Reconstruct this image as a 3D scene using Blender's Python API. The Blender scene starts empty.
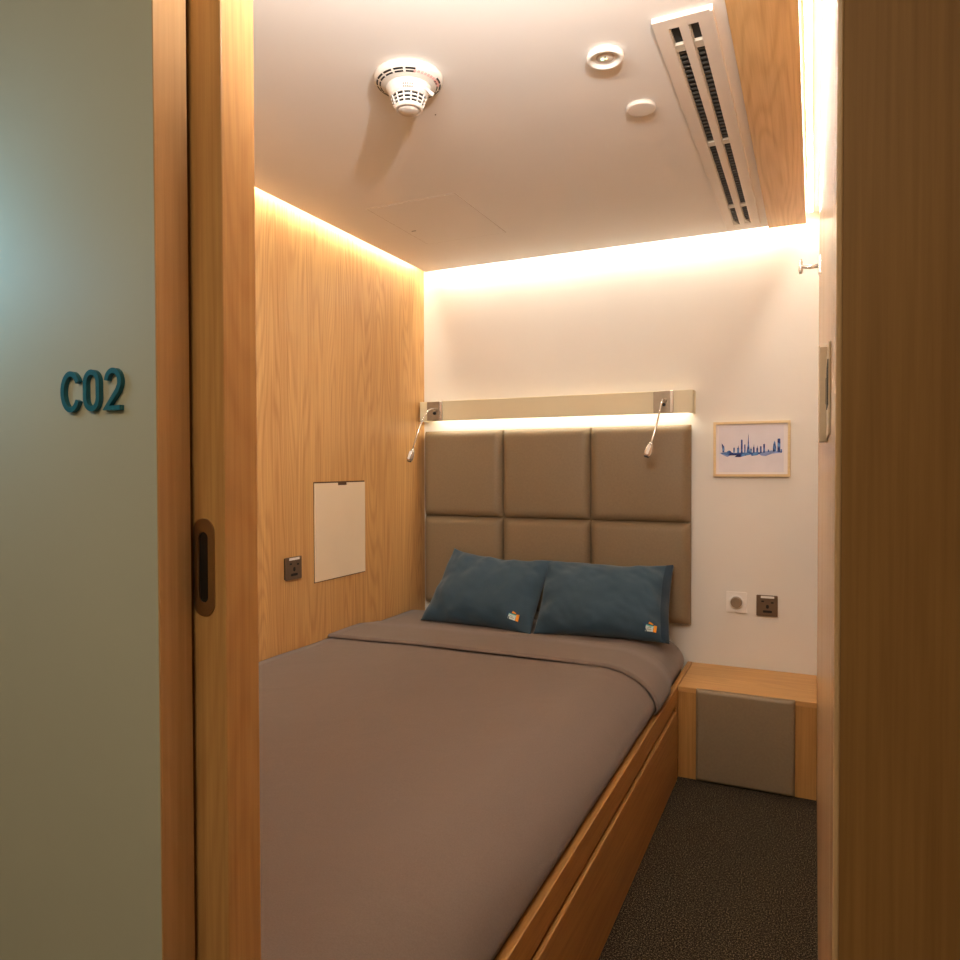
import bpy, bmesh, math, random
from mathutils import Vector, Matrix, noise

sc = bpy.context.scene
COL = sc.collection
PI = math.pi
random.seed(7)

# ------------------------------------------------------------------ measures (metres)
XL, XR, YB, YF = -1.850, 0.014, 3.300, 0.735      # left, right, back wall, inner front wall
ZC = 2.232                                        # underside of the dropped ceiling
ZS = 2.2815                                        # slab above the light coves
EYE = 1.2327
FRONT = 0.600                                     # corridor face of the entrance wall


# ------------------------------------------------------------------ materials
def new_mat(name):
    m = bpy.data.materials.new(name)
    m.use_nodes = True
    nt = m.node_tree
    return m, nt, nt.nodes['Principled BSDF']


def lin(r, g, b):
    def f(c):
        c /= 255.0
        return c / 12.92 if c <= 0.04045 else ((c + 0.055) / 1.055) ** 2.4
    return (f(r), f(g), f(b), 1.0)


def plain(name, rgb, rough=0.5, metal=0.0, spec=0.5, vary=0.06, vscale=8.0, bump=0.0, bscale=200.0):
    m, nt, p = new_mat(name)
    c = lin(*rgb)
    tc = nt.nodes.new('ShaderNodeTexCoord')
    n = nt.nodes.new('ShaderNodeTexNoise')
    n.inputs['Scale'].default_value = vscale
    n.inputs['Detail'].default_value = 4
    nt.links.new(tc.outputs['Object'], n.inputs['Vector'])
    r = nt.nodes.new('ShaderNodeValToRGB')
    r.color_ramp.elements[0].position = 0.3
    r.color_ramp.elements[1].position = 0.7
    r.color_ramp.elements[0].color = tuple(v * (1 - vary) for v in c[:3]) + (1,)
    r.color_ramp.elements[1].color = tuple(min(1, v * (1 + vary)) for v in c[:3]) + (1,)
    nt.links.new(n.outputs['Fac'], r.inputs['Fac'])
    nt.links.new(r.outputs['Color'], p.inputs['Base Color'])
    p.inputs['Roughness'].default_value = rough
    p.inputs['Metallic'].default_value = metal
    p.inputs['Specular IOR Level'].default_value = spec
    if bump > 0:
        n2 = nt.nodes.new('ShaderNodeTexNoise')
        n2.inputs['Scale'].default_value = bscale
        n2.inputs['Detail'].default_value = 3
        nt.links.new(tc.outputs['Object'], n2.inputs['Vector'])
        b = nt.nodes.new('ShaderNodeBump')
        b.inputs['Strength'].default_value = bump
        b.inputs['Distance'].default_value = 0.002
        nt.links.new(n2.outputs['Fac'], b.inputs['Height'])
        nt.links.new(b.outputs['Normal'], p.inputs['Normal'])
    return m


def wood(name, light, dark, grain='z', rough=0.42, seed=0.0, spec=0.4, figure=0.55, streak=0.6):
    """Oak veneer: long pore streaks plus cathedral contour figure, grain along one axis."""
    m, nt, p = new_mat(name)
    N, L = nt.nodes, nt.links
    tc = N.new('ShaderNodeTexCoord')

    def mapped(across, along):
        mp = N.new('ShaderNodeMapping')
        s = {'x': (along, across, across), 'y': (across, along, across), 'z': (across, across, along)}[grain]
        mp.inputs['Scale'].default_value = s
        mp.inputs['Location'].default_value = (seed, seed * 0.7, seed * 1.3)
        L.new(tc.outputs['Object'], mp.inputs['Vector'])
        return mp.outputs['Vector']

    def nz(vec, scale, detail, rough_=0.5):
        n = N.new('ShaderNodeTexNoise')
        n.inputs['Scale'].default_value = scale
        n.inputs['Detail'].default_value = detail
        n.inputs['Roughness'].default_value = rough_
        L.new(vec, n.inputs['Vector'])
        return n.outputs['Fac']

    def math_(op, a, b):
        k = N.new('ShaderNodeMath'); k.operation = op
        for i, v in enumerate((a, b)):
            if v is None:
                continue
            if isinstance(v, (int, float)):
                k.inputs[i].default_value = v
            else:
                L.new(v, k.inputs[i])
        return k.outputs[0]

    broad = nz(mapped(5.0, 0.42), 1.0, 2.0, 0.4)
    rings = math_('SINE', math_('MULTIPLY', broad, 190.0), None)
    rings = math_('MULTIPLY_ADD', rings, 0.5)
    rings.node.inputs[2].default_value = 0.5
    rings = math_('POWER', rings, 2.2)
    fine = nz(mapped(150.0, 3.0), 1.0, 4.0, 0.6)
    mid = nz(mapped(28.0, 0.8), 1.0, 3.0, 0.55)
    tone = nz(mapped(5.0, 0.15), 1.0, 1.0)
    a = math_('MULTIPLY', rings, 0.46 * figure)
    b = math_('MULTIPLY', math_('SUBTRACT', fine, 0.5), 1.9 * streak)
    c = math_('MULTIPLY', math_('SUBTRACT', mid, 0.5), 0.34 * streak)
    d = math_('MULTIPLY', math_('SUBTRACT', tone, 0.5), 0.5)
    s = math_('ADD', math_('ADD', a, b), math_('ADD', c, d))
    s = math_('ADD', s, 0.32)
    ramp = N.new('ShaderNodeValToRGB')
    ramp.color_ramp.elements[0].color = lin(*light)
    ramp.color_ramp.elements[1].color = lin(*dark)
    L.new(s, ramp.inputs['Fac'])
    L.new(ramp.outputs['Color'], p.inputs['Base Color'])
    p.inputs['Roughness'].default_value = rough
    p.inputs['Specular IOR Level'].default_value = spec
    bp = N.new('ShaderNodeBump')
    bp.inputs['Strength'].default_value = 0.06
    bp.inputs['Distance'].default_value = 0.001
    L.new(s, bp.inputs['Height'])
    L.new(bp.outputs['Normal'], p.inputs['Normal'])
    return m


def cloth(name, rgb, rough=0.85, weave=900.0, bump=0.25, wrinkle=0.0, sheen=0.2, vary=0.08, spec=0.3):
    m, nt, p = new_mat(name)
    N, L = nt.nodes, nt.links
    c = lin(*rgb)
    tc = N.new('ShaderNodeTexCoord')
    n = N.new('ShaderNodeTexNoise'); n.inputs['Scale'].default_value = 350; n.inputs['Detail'].default_value = 3
    L.new(tc.outputs['Object'], n.inputs['Vector'])
    r = N.new('ShaderNodeValToRGB')
    r.color_ramp.elements[0].position = 0.3; r.color_ramp.elements[1].position = 0.7
    r.color_ramp.elements[0].color = tuple(v * (1 - vary) for v in c[:3]) + (1,)
    r.color_ramp.elements[1].color = tuple(min(1, v * (1 + vary)) for v in c[:3]) + (1,)
    L.new(n.outputs['Fac'], r.inputs['Fac'])
    L.new(r.outputs['Color'], p.inputs['Base Color'])
    p.inputs['Roughness'].default_value = rough
    p.inputs['Specular IOR Level'].default_value = spec
    p.inputs['Sheen Weight'].default_value = sheen
    p.inputs['Sheen Roughness'].default_value = 0.5
    n2 = N.new('ShaderNodeTexNoise'); n2.inputs['Scale'].default_value = weave; n2.inputs['Detail'].default_value = 2
    L.new(tc.outputs['Object'], n2.inputs['Vector'])
    b = N.new('ShaderNodeBump'); b.inputs['Strength'].default_value = bump; b.inputs['Distance'].default_value = 0.0006
    L.new(n2.outputs['Fac'], b.inputs['Height'])
    out = b
    if wrinkle > 0:
        n3 = N.new('ShaderNodeTexNoise'); n3.inputs['Scale'].default_value = 7; n3.inputs['Detail'].default_value = 3
        n3.inputs['Distortion'].default_value = 1.2
        L.new(tc.outputs['Object'], n3.inputs['Vector'])
        b2 = N.new('ShaderNodeBump'); b2.inputs['Strength'].default_value = wrinkle; b2.inputs['Distance'].default_value = 0.02
        L.new(n3.outputs['Fac'], b2.inputs['Height'])
        L.new(b.outputs['Normal'], b2.inputs['Normal'])
        out = b2
    L.new(out.outputs['Normal'], p.inputs['Normal'])
    return m


def carpet_mat(name):
    m, nt, p = new_mat(name)
    N, L = nt.nodes, nt.links
    tc = N.new('ShaderNodeTexCoord')
    n = N.new('ShaderNodeTexNoise'); n.inputs['Scale'].default_value = 260; n.inputs['Detail'].default_value = 3
    n.inputs['Roughness'].default_value = 0.7
    L.new(tc.outputs['Object'], n.inputs['Vector'])
    r = N.new('ShaderNodeValToRGB')
    e = r.color_ramp.elements
    e[0].position = 0.36; e[0].color = lin(21, 17, 13)
    e[1].position = 0.68; e[1].color = lin(150, 132, 100)
    k = r.color_ramp.elements.new(0.52); k.color = lin(47, 39, 31)
    L.new(n.outputs['Fac'], r.inputs['Fac'])
    L.new(r.outputs['Color'], p.inputs['Base Color'])
    p.inputs['Roughness'].default_value = 0.95
    p.inputs['Specular IOR Level'].default_value = 0.1
    b = N.new('ShaderNodeBump'); b.inputs['Strength'].default_value = 0.6; b.inputs['Distance'].default_value = 0.004
    L.new(n.outputs['Fac'], b.inputs['Height'])
    L.new(b.outputs['Normal'], p.inputs['Normal'])
    return m


def emit(name, rgb, strength):
    m, nt, p = new_mat(name)
    p.inputs['Base Color'].default_value = (0.8, 0.8, 0.8, 1)
    p.inputs['Emission Color'].default_value = (rgb[0], rgb[1], rgb[2], 1)
    p.inputs['Emission Strength'].default_value = strength
    return m


OAK_L, OAK_D = (222, 176, 114), (180, 126, 72)
M = dict(
    oak_wall=wood('oak_veneer', (226, 180, 116), (176, 122, 68), 'z', seed=3.1),
    oak_door=wood('oak_door', OAK_L, OAK_D, 'z', seed=8.4, figure=0.3),
    oak_jamb=wood('oak_jamb', (220, 178, 126), (184, 138, 88), 'z', seed=1.4, figure=0.15),
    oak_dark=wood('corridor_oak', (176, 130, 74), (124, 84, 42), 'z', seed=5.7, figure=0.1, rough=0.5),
    oak_right=wood('laminate_oak', (228, 190, 146), (188, 144, 100), 'z', seed=6.2, figure=0.1, rough=0.24, spec=0.5),
    oak_beam=wood('oak_beam', (226, 190, 134), (184, 140, 88), 'y', seed=2.2, figure=0.6),
    oak_bed=wood('oak_bed', (192, 144, 82), (146, 98, 48), 'y', seed=4.6, figure=0.4),
    oak_top=wood('oak_top', (214, 166, 102), (172, 122, 68), 'x', seed=7.7, figure=0.4),
    oak_front=wood('oak_front', (200, 150, 86), (154, 106, 54), 'z', seed=9.2, figure=0.3),
    frame_oak=wood('pale_frame', (232, 208, 162), (214, 184, 134), 'x', seed=0.4, figure=0.1),
    white_wall=plain('white_paint', (232, 226, 216), 0.7, vary=0.015, vscale=3, bump=0.03),
    ceiling=plain('ceiling_paint', (238, 232, 226), 0.75, vary=0.012, vscale=3),
    cove=plain('cove_paint', (240, 236, 228), 0.8, vary=0.01),
    corridor_paint=plain('corridor_paint', (204, 201, 182), 0.6, vary=0.02, vscale=4, bump=0.05, bscale=400),
    corridor_ceiling=plain('corridor_ceiling', (150, 142, 130), 0.8, vary=0.02),
    carpet=carpet_mat('carpet_pile'),
    teal_letter=plain('teal_acrylic', (28, 112, 132), 0.45, vary=0.05, vscale=60),
    steel=plain('brushed_steel', (158, 140, 118), 0.5, metal=0.5, vary=0.08, vscale=40),
    chrome=plain('polished_chrome', (232, 226, 218), 0.16, metal=0.75, vary=0.02),
    nickel=plain('satin_nickel', (176, 156, 132), 0.34, metal=1.0, vary=0.05, vscale=30),
    bronze=plain('bronze_plate', (122, 102, 82), 0.4, metal=0.5, vary=0.06, vscale=40),
    black=plain('black_plastic', (14, 13, 13), 0.5, vary=0.1),
    vent_black=plain('vent_black', (30, 29, 27), 0.6, vary=0.1),
    vent_slat=plain('vent_slat', (62, 56, 48), 0.5, vary=0.1),
    clear_clip=plain('clip_plastic', (196, 184, 166), 0.35, vary=0.05),
    white_plastic=plain('white_plastic', (246, 240, 232), 0.4, vary=0.015),
    detector=plain('detector_plastic', (216, 208, 198), 0.45, vary=0.015),
    grille=plain('powder_white', (226, 214, 202), 0.45, vary=0.015),
    cream=plain('cream_laminate', (240, 220, 188), 0.45, vary=0.015),
    bar=plain('cream_bar', (224, 212, 178), 0.45, vary=0.02),
    beige_metal=plain('beige_metal', (222, 204, 182), 0.45, metal=0.0, vary=0.03),
    leather=plain('taupe_leatherette', (138, 119, 92), 0.5, vary=0.05, vscale=120, bump=0.25, bscale=500, spec=0.4),
    linen=cloth('brown_linen', (119, 104, 94), wrinkle=0.10, sheen=0.15),
    pillow=cloth('blue_cotton', (45, 70, 86), rough=0.7, bump=0.2, sheen=0.25, wrinkle=0.10),
    seam_blue=cloth('blue_cotton_hem', (32, 54, 70), rough=0.75),
    logo_navy=plain('logo_navy', (16, 62, 92), 0.6),
    logo_white=plain('logo_white', (206, 226, 224), 0.6),
    logo_aqua=plain('logo_aqua', (92, 196, 196), 0.6),
    logo_orange=plain('logo_orange', (250, 158, 18), 0.6),
    paper=plain('art_paper', (228, 222, 228), 0.8, vary=0.03, vscale=20),
    mat_board=plain('mat_board', (238, 230, 230), 0.8, vary=0.01),
    gap=plain('hatch_gap', (176, 160, 142), 0.8),
    reveal=plain('dark_reveal', (84, 56, 30), 0.7),
    red_ink=plain('red_ink', (232, 160, 152), 0.6),
    grey_ink=plain('grey_ink', (120, 112, 106), 0.6),
    led_warm=emit('led_warm', (1.0, 0.90, 0.72), 54.0),
    led_bar=emit('led_bar', (1.0, 0.92, 0.76), 5.5),
    led_back=emit('led_back', (1.0, 0.93, 0.80), 54.0),
    led_right=emit('led_right', (1.0, 0.94, 0.84), 42.0),
    led_green=emit('led_green', (0.2, 1.0, 0.35), 2.2),
    led_amber=emit('led_amber', (1.0, 0.65, 0.1), 1.6),
)


def watercolour():
    m, nt, p = new_mat('blue_watercolour')
    N, L = nt.nodes, nt.links
    tc = N.new('ShaderNodeTexCoord')
    n = N.new('ShaderNodeTexNoise'); n.inputs['Scale'].default_value = 60; n.inputs['Detail'].default_value = 4
    L.new(tc.outputs['Object'], n.inputs['Vector'])
    r = N.new('ShaderNodeValToRGB'); e = r.color_ramp.elements
    e[0].position = 0.34; e[0].color = lin(28, 34, 84)
    e[1].position = 0.66; e[1].color = lin(104, 150, 204)
    k = e.new(0.5); k.color = lin(48, 80, 150)
    L.new(n.outputs['Fac'], r.inputs['Fac'])
    L.new(r.outputs['Color'], p.inputs['Base Color'])
    p.inputs['Roughness'].default_value = 0.8
    return m


M['ink'] = watercolour()
M['wash'] = plain('pale_wash', (142, 158, 206), 0.8, vary=0.25, vscale=50)


# ------------------------------------------------------------------ object helpers
def origin_of(o):
    v = Vector((0, 0, 0))
    while o is not None:
        v += o.location
        o = o.parent
    return v


def obj(name, bm, mat, parent=None, base=None, smooth=False, mats=None):
    """Link a bmesh (built in room coordinates) as one mesh object."""
    shift = origin_of(parent) if parent else Vector((0, 0, 0))
    loc = Vector((0, 0, 0))
    if base is not None:
        loc = Vector(base) - shift
    bmesh.ops.translate(bm, verts=bm.verts, vec=-(shift + loc))
    me = bpy.data.meshes.new(name)
    bm.normal_update()
    bm.to_mesh(me); bm.free()
    for f in me.polygons:
        f.use_smooth = smooth
    for mm in (mats or [mat]):
        me.materials.append(mm)
    o = bpy.data.objects.new(name, me)
    o.location = loc
    COL.objects.link(o)
    if parent:
        o.parent = parent
    if smooth == 'auto':
        pass
    return o


def tag(o, label, cat, group=None):
    o['label'] = label; o['category'] = cat
    if group:
        o['group'] = group
    return o


def thing(name, label, cat, loc, group=None):
    o = bpy.data.objects.new(name, None)
    o.empty_display_size = 0.05
    o.location = loc
    COL.objects.link(o)
    return tag(o, label, cat, group)


def struct(name, bm, mat, parent=None, smooth=False):
    o = obj(name, bm, mat, parent, smooth=smooth)
    if not parent:
        o['kind'] = 'structure'
    return o


def box(x0, x1, y0, y1, z0, z1, bev=0.0, seg=2, bm=None, mi=0):
    b = bmesh.new()
    r = bmesh.ops.create_cube(b, size=1.0)
    for v in b.verts:
        v.co = Vector((x0 + (v.co.x + 0.5) * (x1 - x0), y0 + (v.co.y + 0.5) * (y1 - y0), z0 + (v.co.z + 0.5) * (z1 - z0)))
    if bev > 0:
        bmesh.ops.bevel(b, geom=list(b.edges), offset=bev, segments=seg, profile=0.5, affect='EDGES')
    for f in b.faces:
        f.material_index = mi
    if bm is None:
        return b
    return merge(bm, b)


def merge(bm, b):
    me = bpy.data.meshes.new('tmp')
    b.to_mesh(me); b.free()
    bm.from_mesh(me)
    bpy.data.meshes.remove(me)
    return bm


def lathe(profile, centre, axis='z', n=48, cap=True):
    """profile: (radius, height) pairs turned about an axis through centre."""
    b = bmesh.new()
    rings = []
    for r, h in profile:
        ring = []
        for k in range(n):
            a = 2 * PI * k / n
            ca, sa = r * math.cos(a), r * math.sin(a)
            p = {'z': (ca, sa, h), 'y': (ca, h, sa), 'x': (h, ca, sa)}[axis]
            ring.append(b.verts.new(Vector(centre) + Vector(p)))
        rings.append(ring)
    for i in range(len(rings) - 1):
        for k in range(n):
            b.faces.new((rings[i][k], rings[i][(k + 1) % n], rings[i + 1][(k + 1) % n], rings[i + 1][k]))
    if cap:
        b.faces.new(rings[0]); b.faces.new(rings[-1])
    bmesh.ops.recalc_face_normals(b, faces=b.faces)
    return b


def tube(points, radii, n=12):
    b = bmesh.new()
    pts = [Vector(p) for p in points]
    if not isinstance(radii, (list, tuple)):
        radii = [radii] * len(pts)
    up = Vector((0.3, 0.2, 1)).normalized()
    rings = []
    for i, p in enumerate(pts):
        t = (pts[min(i + 1, len(pts) - 1)] - pts[max(i - 1, 0)]).normalized()
        s = t.cross(up)
        if s.length < 1e-4:
            s = t.cross(Vector((1, 0, 0)))
        s.normalize(); w = s.cross(t).normalized(); up = w
        rings.append([b.verts.new(p + radii[i] * (math.cos(2 * PI * k / n) * s + math.sin(2 * PI * k / n) * w)) for k in range(n)])
    for i in range(len(rings) - 1):
        for k in range(n):
            b.faces.new((rings[i][k], rings[i][(k + 1) % n], rings[i + 1][(k + 1) % n], rings[i + 1][k]))
    b.faces.new(rings[0]); b.faces.new(rings[-1])
    bmesh.ops.recalc_face_normals(b, faces=b.faces)
    return b


def bez(p0, p1, p2, p3, n=18):
    out = []
    p0, p1, p2, p3 = map(Vector, (p0, p1, p2, p3))
    for i in range(n + 1):
        t = i / n
        out.append(p0 * (1 - t) ** 3 + p1 * 3 * t * (1 - t) ** 2 + p2 * 3 * t * t * (1 - t) + p3 * t ** 3)
    return out


def prism(poly, to3, d0, d1, bm=None, mi=0):
    """Extrude a 2-D outline; to3(u, v, d) maps into the room."""
    b = bmesh.new()
    lo = [b.verts.new(to3(u, v, d0)) for u, v in poly]
    hi = [b.verts.new(to3(u, v, d1)) for u, v in poly]
    n = len(poly)
    b.faces.new(lo); b.faces.new(hi)
    for k in range(n):
        b.faces.new((lo[k], lo[(k + 1) % n], hi[(k + 1) % n], hi[k]))
    bmesh.ops.recalc_face_normals(b, faces=b.faces)
    for f in b.faces:
        f.material_index = mi
    if bm is None:
        return b
    return merge(bm, b)


def stadium(w, h, n=16):
    """Upright oval (slot) outline centred on the origin."""
    r = w / 2; s = h / 2 - r
    pts = [(r * math.cos(PI * k / n), s + r * math.sin(PI * k / n)) for k in range(n + 1)]
    pts += [(-r * math.cos(PI * k / n), -s - r * math.sin(PI * k / n)) for k in range(n + 1)]
    return pts


def rrect(w, h, r, n=6):
    pts = []
    for cx, cy, a0 in ((w / 2 - r, h / 2 - r, 0), (-w / 2 + r, h / 2 - r, PI / 2), (-w / 2 + r, -h / 2 + r, PI), (w / 2 - r, -h / 2 + r, 1.5 * PI)):
        for k in range(n + 1):
            a = a0 + PI / 2 * k / n
            pts.append((cx + r * math.cos(a), cy + r * math.sin(a)))
    return pts


def ring_plate(outer, inner, to3, d0, d1):
    """Flat plate with a hole: outer and inner outlines of equal length."""
    b = bmesh.new()
    n = len(outer)
    L = [[b.verts.new(to3(u, v, d)) for u, v in o] for o, d in ((outer, d0), (outer, d1), (inner, d1), (inner, d0))]
    for i in range(4):
        A, B = L[i], L[(i + 1) % 4]
        for k in range(n):
            b.faces.new((A[k], A[(k + 1) % n], B[(k + 1) % n], B[k]))
    bmesh.ops.recalc_face_normals(b, faces=b.faces)
    return b


def pad(x0, x1, z0, z1, yb, depth, r, nx=34, nz=34, dome=0.004):
    """Upholstered square facing -Y with rounded, slightly domed face."""
    b = bmesh.new()
    cx, cz, hx, hz = (x0 + x1) / 2, (z0 + z1) / 2, (x1 - x0) / 2, (z1 - z0) / 2

    def e(t, half):
        d = (abs(t) * half - (half - r)) / r
        return 1.0 if d <= 0 else math.sqrt(max(0.0, 1 - min(1, d) ** 2))

    def ts(n, half):
        out = []
        k = 9
        for i in range(k):
            out.append(-1 + (r / half) * (1 - math.cos(PI / 2 * i / k)))
        a = r / half
        for i in range(n + 1):
            out.append(-1 + a + (2 - 2 * a) * i / n)
        return out + [-t for t in reversed(out[:k])]
    U, V = ts(nx, hx), ts(nz, hz)
    g = []
    for v in V:
        row = []
        for u in U:
            q = e(u, hx) * e(v, hz)
            y = yb - (depth - r) - r * q - dome * (1 - u * u) * (1 - v * v)
            row.append(b.verts.new((cx + u * hx, y, cz + v * hz)))
        g.append(row)
    for j in range(len(V) - 1):
        for i in range(len(U) - 1):
            b.faces.new((g[j][i], g[j][i + 1], g[j + 1][i + 1], g[j + 1][i]))
    rim = [g[0][i] for i in range(len(U))] + [g[j][-1] for j in range(1, len(V))] + \
          [g[-1][i] for i in range(len(U) - 2, -1, -1)] + [g[j][0] for j in range(len(V) - 2, 0, -1)]
    back = [b.verts.new((v.co.x, yb, v.co.z)) for v in rim]
    n = len(rim)
    for k in range(n):
        b.faces.new((rim[k], back[k], back[(k + 1) % n], rim[(k + 1) % n]))
    b.faces.new(list(reversed(back)))
    bmesh.ops.recalc_face_normals(b, faces=b.faces)
    return b


# ------------------------------------------------------------------ the room shell
struct('floor', box(XL - 0.1, XR + 0.1, 0.60, YB + 0.1, -0.05, 0.0), M['carpet'])
struct('floor_corridor', box(-2.4, 1.6, -1.0, 0.60, -0.05, 0.0), M['carpet'])
struct('wall_left', box(XL - 0.06, XL, YF, YB, 0.0, ZS), M['oak_wall'])
struct('wall_back', box(XL - 0.06, XR + 0.06, YB, YB + 0.06, 0.0, ZS), M['white_wall'])
struct('wall_right', box(XR, XR + 0.06, 0.754, YB, 0.0, ZS), M['oak_right'])
struct('wall_front', box(XL - 0.06, -0.700, 0.715, YF, 0.0, ZS), M['white_wall'])
struct('wall_header', box(-0.700, XR + 0.06, 0.652, YF, 2.06, ZS), M['white_wall'])
struct('ceiling_slab', box(XL - 0.1, XR + 0.1, 0.60, YB + 0.1, ZS, ZS + 0.05), M['cove'])

# dropped ceiling board, held off the walls by the light coves
struct('ceiling', box(XL + 0.040, -0.178, 0.76, YB - 0.052, ZC, ZC + 0.014), M['ceiling'])
struct('trim_1', box(-0.178, -0.035, 0.76, YB - 0.050, ZC - 0.008, ZC + 0.020, 0.001), M['oak_beam'])

# corridor
struct('wall_corridor_left', box(-2.4, -0.691, FRONT, 0.646, 0.0, 2.45), M['corridor_paint'])
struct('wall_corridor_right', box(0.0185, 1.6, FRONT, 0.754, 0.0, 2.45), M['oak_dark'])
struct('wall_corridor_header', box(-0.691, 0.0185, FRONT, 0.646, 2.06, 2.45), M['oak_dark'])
struct('wall_corridor_far', box(-2.4, 1.6, -1.06, -1.0, 0.0, 2.45), M['corridor_paint'])
struct('wall_corridor_end_left', box(-2.46, -2.4, -1.0, 0.646, 0.0, 2.45), M['corridor_paint'])
struct('wall_corridor_end_right', box(1.6, 1.66, -1.0, 0.754, 0.0, 2.45), M['corridor_paint'])
struct('ceiling_corridor', box(-2.4, 1.6, -1.0, 0.60, 2.45, 2.5), M['corridor_ceiling'])
# door surround: lining on the pocket side and on the closing side
struct('trim_2', box(-0.6905, -0.688, FRONT - 0.001, 0.647, 0.0, 2.06, 0.0008, 2), M['oak_jamb'])
t3 = box(XR, 0.0185, FRONT, 0.700, 0.0, 2.06, 0.0015, 3)
box(XR, 0.0185, 0.704, 0.754, 0.0, 2.06, 0.001, 2, bm=t3)
struct('trim_3', t3, M['oak_right'])

# sliding door leaf, run most of the way into its pocket
door = struct('door_1', box(-1.42, -0.639, 0.653, 0.709, 0.008, 2.052, 0.0015, 2), M['oak_door'])
cy, cz = -0.6725, 1.112
to_front = lambda u, v, d: Vector((cy + u, 0.653 - d, cz + v))
plate = ring_plate(stadium(0.0335, 0.119), stadium(0.0150, 0.0860), to_front, -0.001, 0.0022)
fp = obj('flush_pull', plate, M['nickel'], door)
fp['label'] = 'oval satin metal finger pull'
cup = prism(stadium(0.0150, 0.0860), to_front, -0.0005, 0.0004)
obj('recess', cup, M['black'], fp)

# LED strips in the coves
def led(x0, x1, y0, y1, mat, label):
    """Slim white channel under the slab with a glowing diffuser on its lower face."""
    t = thing('light_strip', label, 'light strip', ((x0 + x1) / 2, (y0 + y1) / 2, ZS), 'cove light strips around the ceiling')
    obj('channel', box(x0, x1, y0, y1, ZC + 0.0362, ZS - 0.0002), M['white_plastic'], t)
    d = obj('diffuser', box(x0 + 0.0006, x1 - 0.0006, y0 + 0.0006, y1 - 0.0006, ZC + 0.0340, ZC + 0.0360), M[mat], t)
    d['label'] = 'glowing diffuser'


led(XL + 0.025, XL + 0.037, 0.80, YB - 0.07, 'led_warm', 'warm glowing strip light in the cove above the oak left wall')
led(XL + 0.07, -0.05, YB - 0.049, YB - 0.035, 'led_back', 'warm glowing strip light in the cove above the white back wall')
led(-0.026, -0.010, 0.80, YB - 0.06, 'led_right', 'brightest white strip light between the oak ceiling board and right wall')

# ------------------------------------------------------------------ ceiling fittings
# smoke detector
dx, dy = -0.9475, 1.6157
sd = thing('smoke_detector', 'large white slotted smoke detector with red print on the ceiling', 'smoke detector', (dx, dy, ZC))
base_prof = [(0.086, 0.0), (0.0885, -0.004), (0.0885, -0.012), (0.085, -0.017), (0.0715, -0.0235), (0.058, -0.029), (0.054, -0.029)]
obj('base', lathe(base_prof, (dx, dy, ZC), n=72), M['detector'], sd, smooth=True)
body_prof = [(0.0575, -0.028), (0.0575, -0.033), (0.0555, -0.038), (0.0500, -0.048), (0.0460, -0.054), (0.034, -0.054)]
obj('body', lathe(body_prof, (dx, dy, ZC), n=64), M['detector'], sd, smooth=True)
cage = lathe([(0.0430, -0.052), (0.0420, -0.056), (0.0340, -0.078), (0.020, -0.078)], (dx, dy, ZC), n=48)
ch = obj('sensing_chamber', cage, M['black'], sd, smooth=True)
gb = bmesh.new()
for lev, (r0, h0) in enumerate(((0.0450, -0.0540), (0.0418, -0.0625), (0.0388, -0.0705), (0.0360, -0.0780))):
    merge(gb, lathe([(r0 + 0.001, h0 + 0.0016), (r0 + 0.0012, h0 - 0.0016), (r0 - 0.003, h0 - 0.0016), (r0 - 0.003, h0 + 0.0016)],
                    (dx, dy, ZC), n=48, cap=False))
for k in range(14):
    a = 2 * PI * k / 14
    c, s = math.cos(a), math.sin(a)
    merge(gb, tube([(dx + 0.0452 * c, dy + 0.0452 * s, ZC - 0.0535), (dx + 0.0358 * c, dy + 0.0358 * s, ZC - 0.0785)], 0.0019, 6))
obj('cage', gb, M['detector'], sd)
capp = [(0.0370, -0.0775), (0.0360, -0.0820), (0.0310, -0.0860), (0.0298, -0.0842), (0.0265, -0.0842), (0.0250, -0.0860), (0.014, -0.0885), (0.001, -0.0890)]
obj('cap', lathe(capp, (dx, dy, ZC), n=48), M['grille'], sd, smooth=True)


def arc_slots(rr, hh, n, frac, w, skip=()):
    b = bmesh.new()
    for k in range(n):
        if k in skip:
            continue
        m = 6
        a0 = 2 * PI * (k + 0.5 - frac / 2) / n; a1 = 2 * PI * (k + 0.5 + frac / 2) / n
        inn, out = [], []
        for i in range(m + 1):
            a = a0 + (a1 - a0) * i / m
            for lst, q, dz in ((inn, rr - w / 2, -0.0008 - w * 0.22), (out, rr + w / 2, -0.0008 + w * 0.22)):
                lst.append(b.verts.new((dx + q * math.cos(a), dy + q * math.sin(a), ZC + hh + dz)))
        for i in range(m):
            b.faces.new((inn[i], inn[i + 1], out[i + 1], out[i]))
    bmesh.ops.recalc_face_normals(b, faces=b.faces)
    r = bmesh.ops.extrude_face_region(b, geom=list(b.faces))
    vs = [g for g in r['geom'] if isinstance(g, bmesh.types.BMVert)]
    bmesh.ops.translate(b, verts=vs, vec=(0, 0, 0.0016))
    bmesh.ops.recalc_face_normals(b, faces=b.faces)
    return b


sl = arc_slots(0.0800, -0.0194, 16, 0.80, 0.0040, skip=(15, 14))
merge(sl, arc_slots(0.0725, -0.0228, 16, 0.78, 0.0036, skip=(15, 14)))
s_o = obj('slots', sl, M['black'], sd)
s_o['label'] = 'dark vent slots around the rim'
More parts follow.
